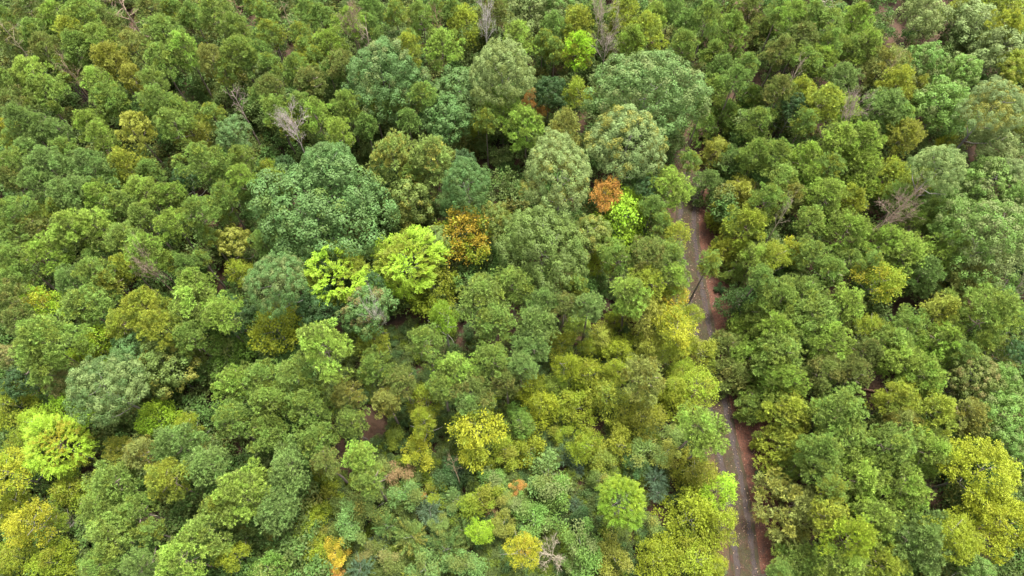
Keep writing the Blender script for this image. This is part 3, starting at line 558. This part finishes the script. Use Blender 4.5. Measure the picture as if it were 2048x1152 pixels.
# ------------------------------------------------------------------ fallen log, undergrowth, grass, wood beyond the frame
V, Fc = [], []
p0, p1 = at(1700, 771, .25)[0], at(1760, 785, .3)[0]
tube(V, Fc, [p0 * (1 - f) + p1 * f + np.array([0, 0, .05 * math.sin(f * 9)]) for f in np.linspace(0, 1, 8)], np.linspace(.13, .09, 8), 8)
log_me = tube_mesh('fallen_log', V, Fc, M_BARK)
cen = (p0 + p1) / 2
for v in log_me.vertices: v.co = v.co - type(v.co)((cen[0], cen[1], 0))
lg = bpy.data.objects.new('fallen_log', log_me); col.objects.link(lg); lg.location = (cen[0], cen[1], 0); lg.color = (.3, .17, .11, 1)
lg['label'] = 'reddish fallen trunk lying on bare straw below the right-hand pines'; lg['category'] = 'log'

def merged(name, protos, spots, material, keep=1.0, stems=False):
    """one mesh from many turned and scaled copies; spots: x, y, z, scale, squash, colour key"""
    VV, LV, CV = [], [], []
    for (x, y, z, s, q) in spots:
        V0, l0, c0 = protos[rnd.randrange(len(protos))]
        if keep < 1:
            n = len(l0); idx = rng.permutation(n)[:int(n * keep)]; V0 = V0.reshape(-1, 4, 3)[idx].reshape(-1, 3); l0 = l0[idx]; c0 = c0[idx]
        a = rnd.uniform(0, 6.28); ca, sa = math.cos(a), math.sin(a); W = V0 * np.array([s, s, s * q])
        W = np.column_stack([W[:, 0] * ca - W[:, 1] * sa + x, W[:, 0] * sa + W[:, 1] * ca + y, np.maximum(W[:, 2] + z, .02)])
        VV.append(W.astype(np.float32)); LV.append(l0); CV.append(np.clip(c0 * .5 + rnd.random() * .5, 0, 1))
    nl = sum(len(v) // 4 for v in VV)
    if stems:
        for (x, y, z, s, q) in spots:
            c = np.array([(-1, -1), (1, -1), (1, 1), (-1, 1)]) * .09
            for k in range(4):
                p, n = c[k], c[(k + 1) % 4]; h = z + s
                VV.append(np.array([(x + p[0], y + p[1], 0), (x + n[0], y + n[1], 0), (x + n[0] * .3, y + n[1] * .3, h), (x + p[0] * .3, y + p[1] * .3, h)], np.float32)); LV.append(np.array([.5])); CV.append(np.array([.5]))
    me = quads_mesh(name, np.concatenate(VV), np.concatenate(LV), np.concatenate(CV), material)
    if stems:
        me.materials.append(M_STEM); me.polygons.foreach_set('material_index', np.concatenate([np.zeros(nl, np.int32), np.ones(len(me.polygons) - nl, np.int32)]))
    o = bpy.data.objects.new(name, me); col.objects.link(o); o['kind'] = 'stuff'; return o
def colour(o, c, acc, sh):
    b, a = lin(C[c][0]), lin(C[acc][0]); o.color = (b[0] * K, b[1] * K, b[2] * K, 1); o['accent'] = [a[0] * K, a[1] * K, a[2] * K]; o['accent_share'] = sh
GAPS = [(745, 845, 40), (690, 905, 30), (1010, 655, 40), (1200, 640, 30), (1730, 770, 60), (1560, 985, 60), (385, 800, 25), (310, 1060, 40), (1600, 900, 40), (1180, 850, 30), (480, 920, 25)]
gap_w = [(at(x, y)[0], r * at(x, y)[1] / F) for x, y, r in GAPS]
spots = []
low_spots = []
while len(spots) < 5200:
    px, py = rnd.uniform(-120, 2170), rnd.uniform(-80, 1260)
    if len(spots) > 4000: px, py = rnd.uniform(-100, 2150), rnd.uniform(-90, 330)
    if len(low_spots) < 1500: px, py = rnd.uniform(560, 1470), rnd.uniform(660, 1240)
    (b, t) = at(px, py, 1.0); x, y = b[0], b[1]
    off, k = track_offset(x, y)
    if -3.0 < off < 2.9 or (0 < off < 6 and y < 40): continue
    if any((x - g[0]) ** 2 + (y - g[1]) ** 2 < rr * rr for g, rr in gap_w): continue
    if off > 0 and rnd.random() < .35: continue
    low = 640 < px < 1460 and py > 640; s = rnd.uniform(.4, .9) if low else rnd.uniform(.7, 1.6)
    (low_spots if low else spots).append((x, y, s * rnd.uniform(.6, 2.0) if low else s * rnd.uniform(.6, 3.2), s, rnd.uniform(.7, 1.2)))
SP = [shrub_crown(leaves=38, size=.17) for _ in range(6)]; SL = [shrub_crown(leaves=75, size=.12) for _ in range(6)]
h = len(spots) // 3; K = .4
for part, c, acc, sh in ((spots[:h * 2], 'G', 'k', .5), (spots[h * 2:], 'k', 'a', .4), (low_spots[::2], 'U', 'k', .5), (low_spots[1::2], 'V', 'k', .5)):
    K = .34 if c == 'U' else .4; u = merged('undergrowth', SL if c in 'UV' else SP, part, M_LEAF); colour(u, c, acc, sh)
    u['label'] = {'G': 'shaded green brush filling the gaps under the trees', 'k': 'olive brush filling the gaps under the trees', 'U': 'bluish green low brush between the thicket shrubs', 'V': 'yellow-green low brush between the thicket shrubs'}[c]
def grass_proto():
    n = 26; a = gauss(n) * np.array([.16, .16, 0]); D = unit(gauss(n) * .5 + np.array([0, 0, 1.0])); lv, cv = tint(n)
    return leaf_arrays(a, D, gauss(n), rng.uniform(.07, .16, n), np.full(n, .02)), lv, cv
GP = [grass_proto() for _ in range(5)]; gs = []
for i in range(len(tx)):
    for q in range(7):
        o = rnd.choice([rnd.gauss(0, .22), rnd.uniform(-2.2, -1.35), rnd.gauss(0, .22)]); 
        if rnd.random() < .75: gs.append((tx[i] + tn[i, 0] * o + rnd.uniform(-.2, .2), ty[i] + tn[i, 1] * o + rnd.uniform(-.2, .2), .05, rnd.uniform(.7, 1.3), 1))
n = 9000; ii = rng.integers(0, len(tx), n); oo = np.where(rng.random(n) < .7, rng.uniform(1.2, 5.5, n), rng.uniform(-1.5, 1.2, n))
LP = np.column_stack([tx[ii] + tn[ii, 0] * oo + rng.normal(size=n) * .2, ty[ii] + tn[ii, 1] * oo + rng.normal(size=n) * .2, np.full(n, .12) * (np.abs(oo) < 1.3) + .02])
LV = leaf_arrays(LP, gauss(n) * np.array([1, 1, .2]), gauss(n) * .3 + np.array([0, 0, 1.0]), rng.uniform(.08, .2, n), rng.uniform(.05, .11, n))
lm = quads_mesh('fallen_leaves', LV, rng.random(n), rng.random(n), M_LEAF); lo_ = bpy.data.objects.new('fallen_leaves', lm); col.objects.link(lo_); lo_['kind'] = 'stuff'
lo_['label'] = 'fallen tan and brown leaves scattered on the track and its red verge'; lo_.color = (.09, .05, .03, 1); lo_['accent'] = [.26, .19, .12]; lo_['accent_share'] = .3
gr = merged('grass', GP, gs, M_LEAF); colour(gr, 'a', 'V', .5); gr['label'] = 'thin grass along the middle and edge of the dirt track'
# the same wood going on outside the photograph
ring = []
while len(ring) < 620:
    x, y = rnd.uniform(-150, 150), rnd.uniform(-45, 165)
    d = np.array([x, y, 9 - CAM_H]); f = d[1] * cp - d[2] * sp; u_ = d[1] * sp + d[2] * cp
    if f > 0:
        px, py = 1024 + F * d[0] / f, 576 - F * u_ / f
        if -75 < px < 2123 and -70 < py < 1225: continue
    off, k = track_offset(x, y)
    if -4 < off < 4: continue
    if any((x - q[0]) ** 2 + (y - q[1]) ** 2 < 9 for q in ring): continue
    ring.append((x, y, rnd.uniform(8, 10), rnd.uniform(1.0, 1.7), rnd.uniform(.9, 1.2)))
PP = [pine_crown(nb=30, tufts=11, needles=6) for _ in range(3)]
fo = merged('forest', PP, ring, M_NEEDLE, stems=True); colour(fo, 'g', 'y', .35); fo['label'] = 'the same pine wood going on beyond the picture on every side'
sm = []
for x, y, r in small:
    b, t = at(x, y, 8.6); rx = r * 1.1 * t / F; sm.append((b[0], b[1], 8.6, rx / 1.75, rnd.uniform(.95, 1.15)))
K = .74
fs = merged('forest', [pine_crown() for _ in range(4)], sm, M_NEEDLE, stems=True); colour(fs, 'g', 'y', .4); fs['label'] = 'the smallest pines squeezed in between the larger pine crowns'
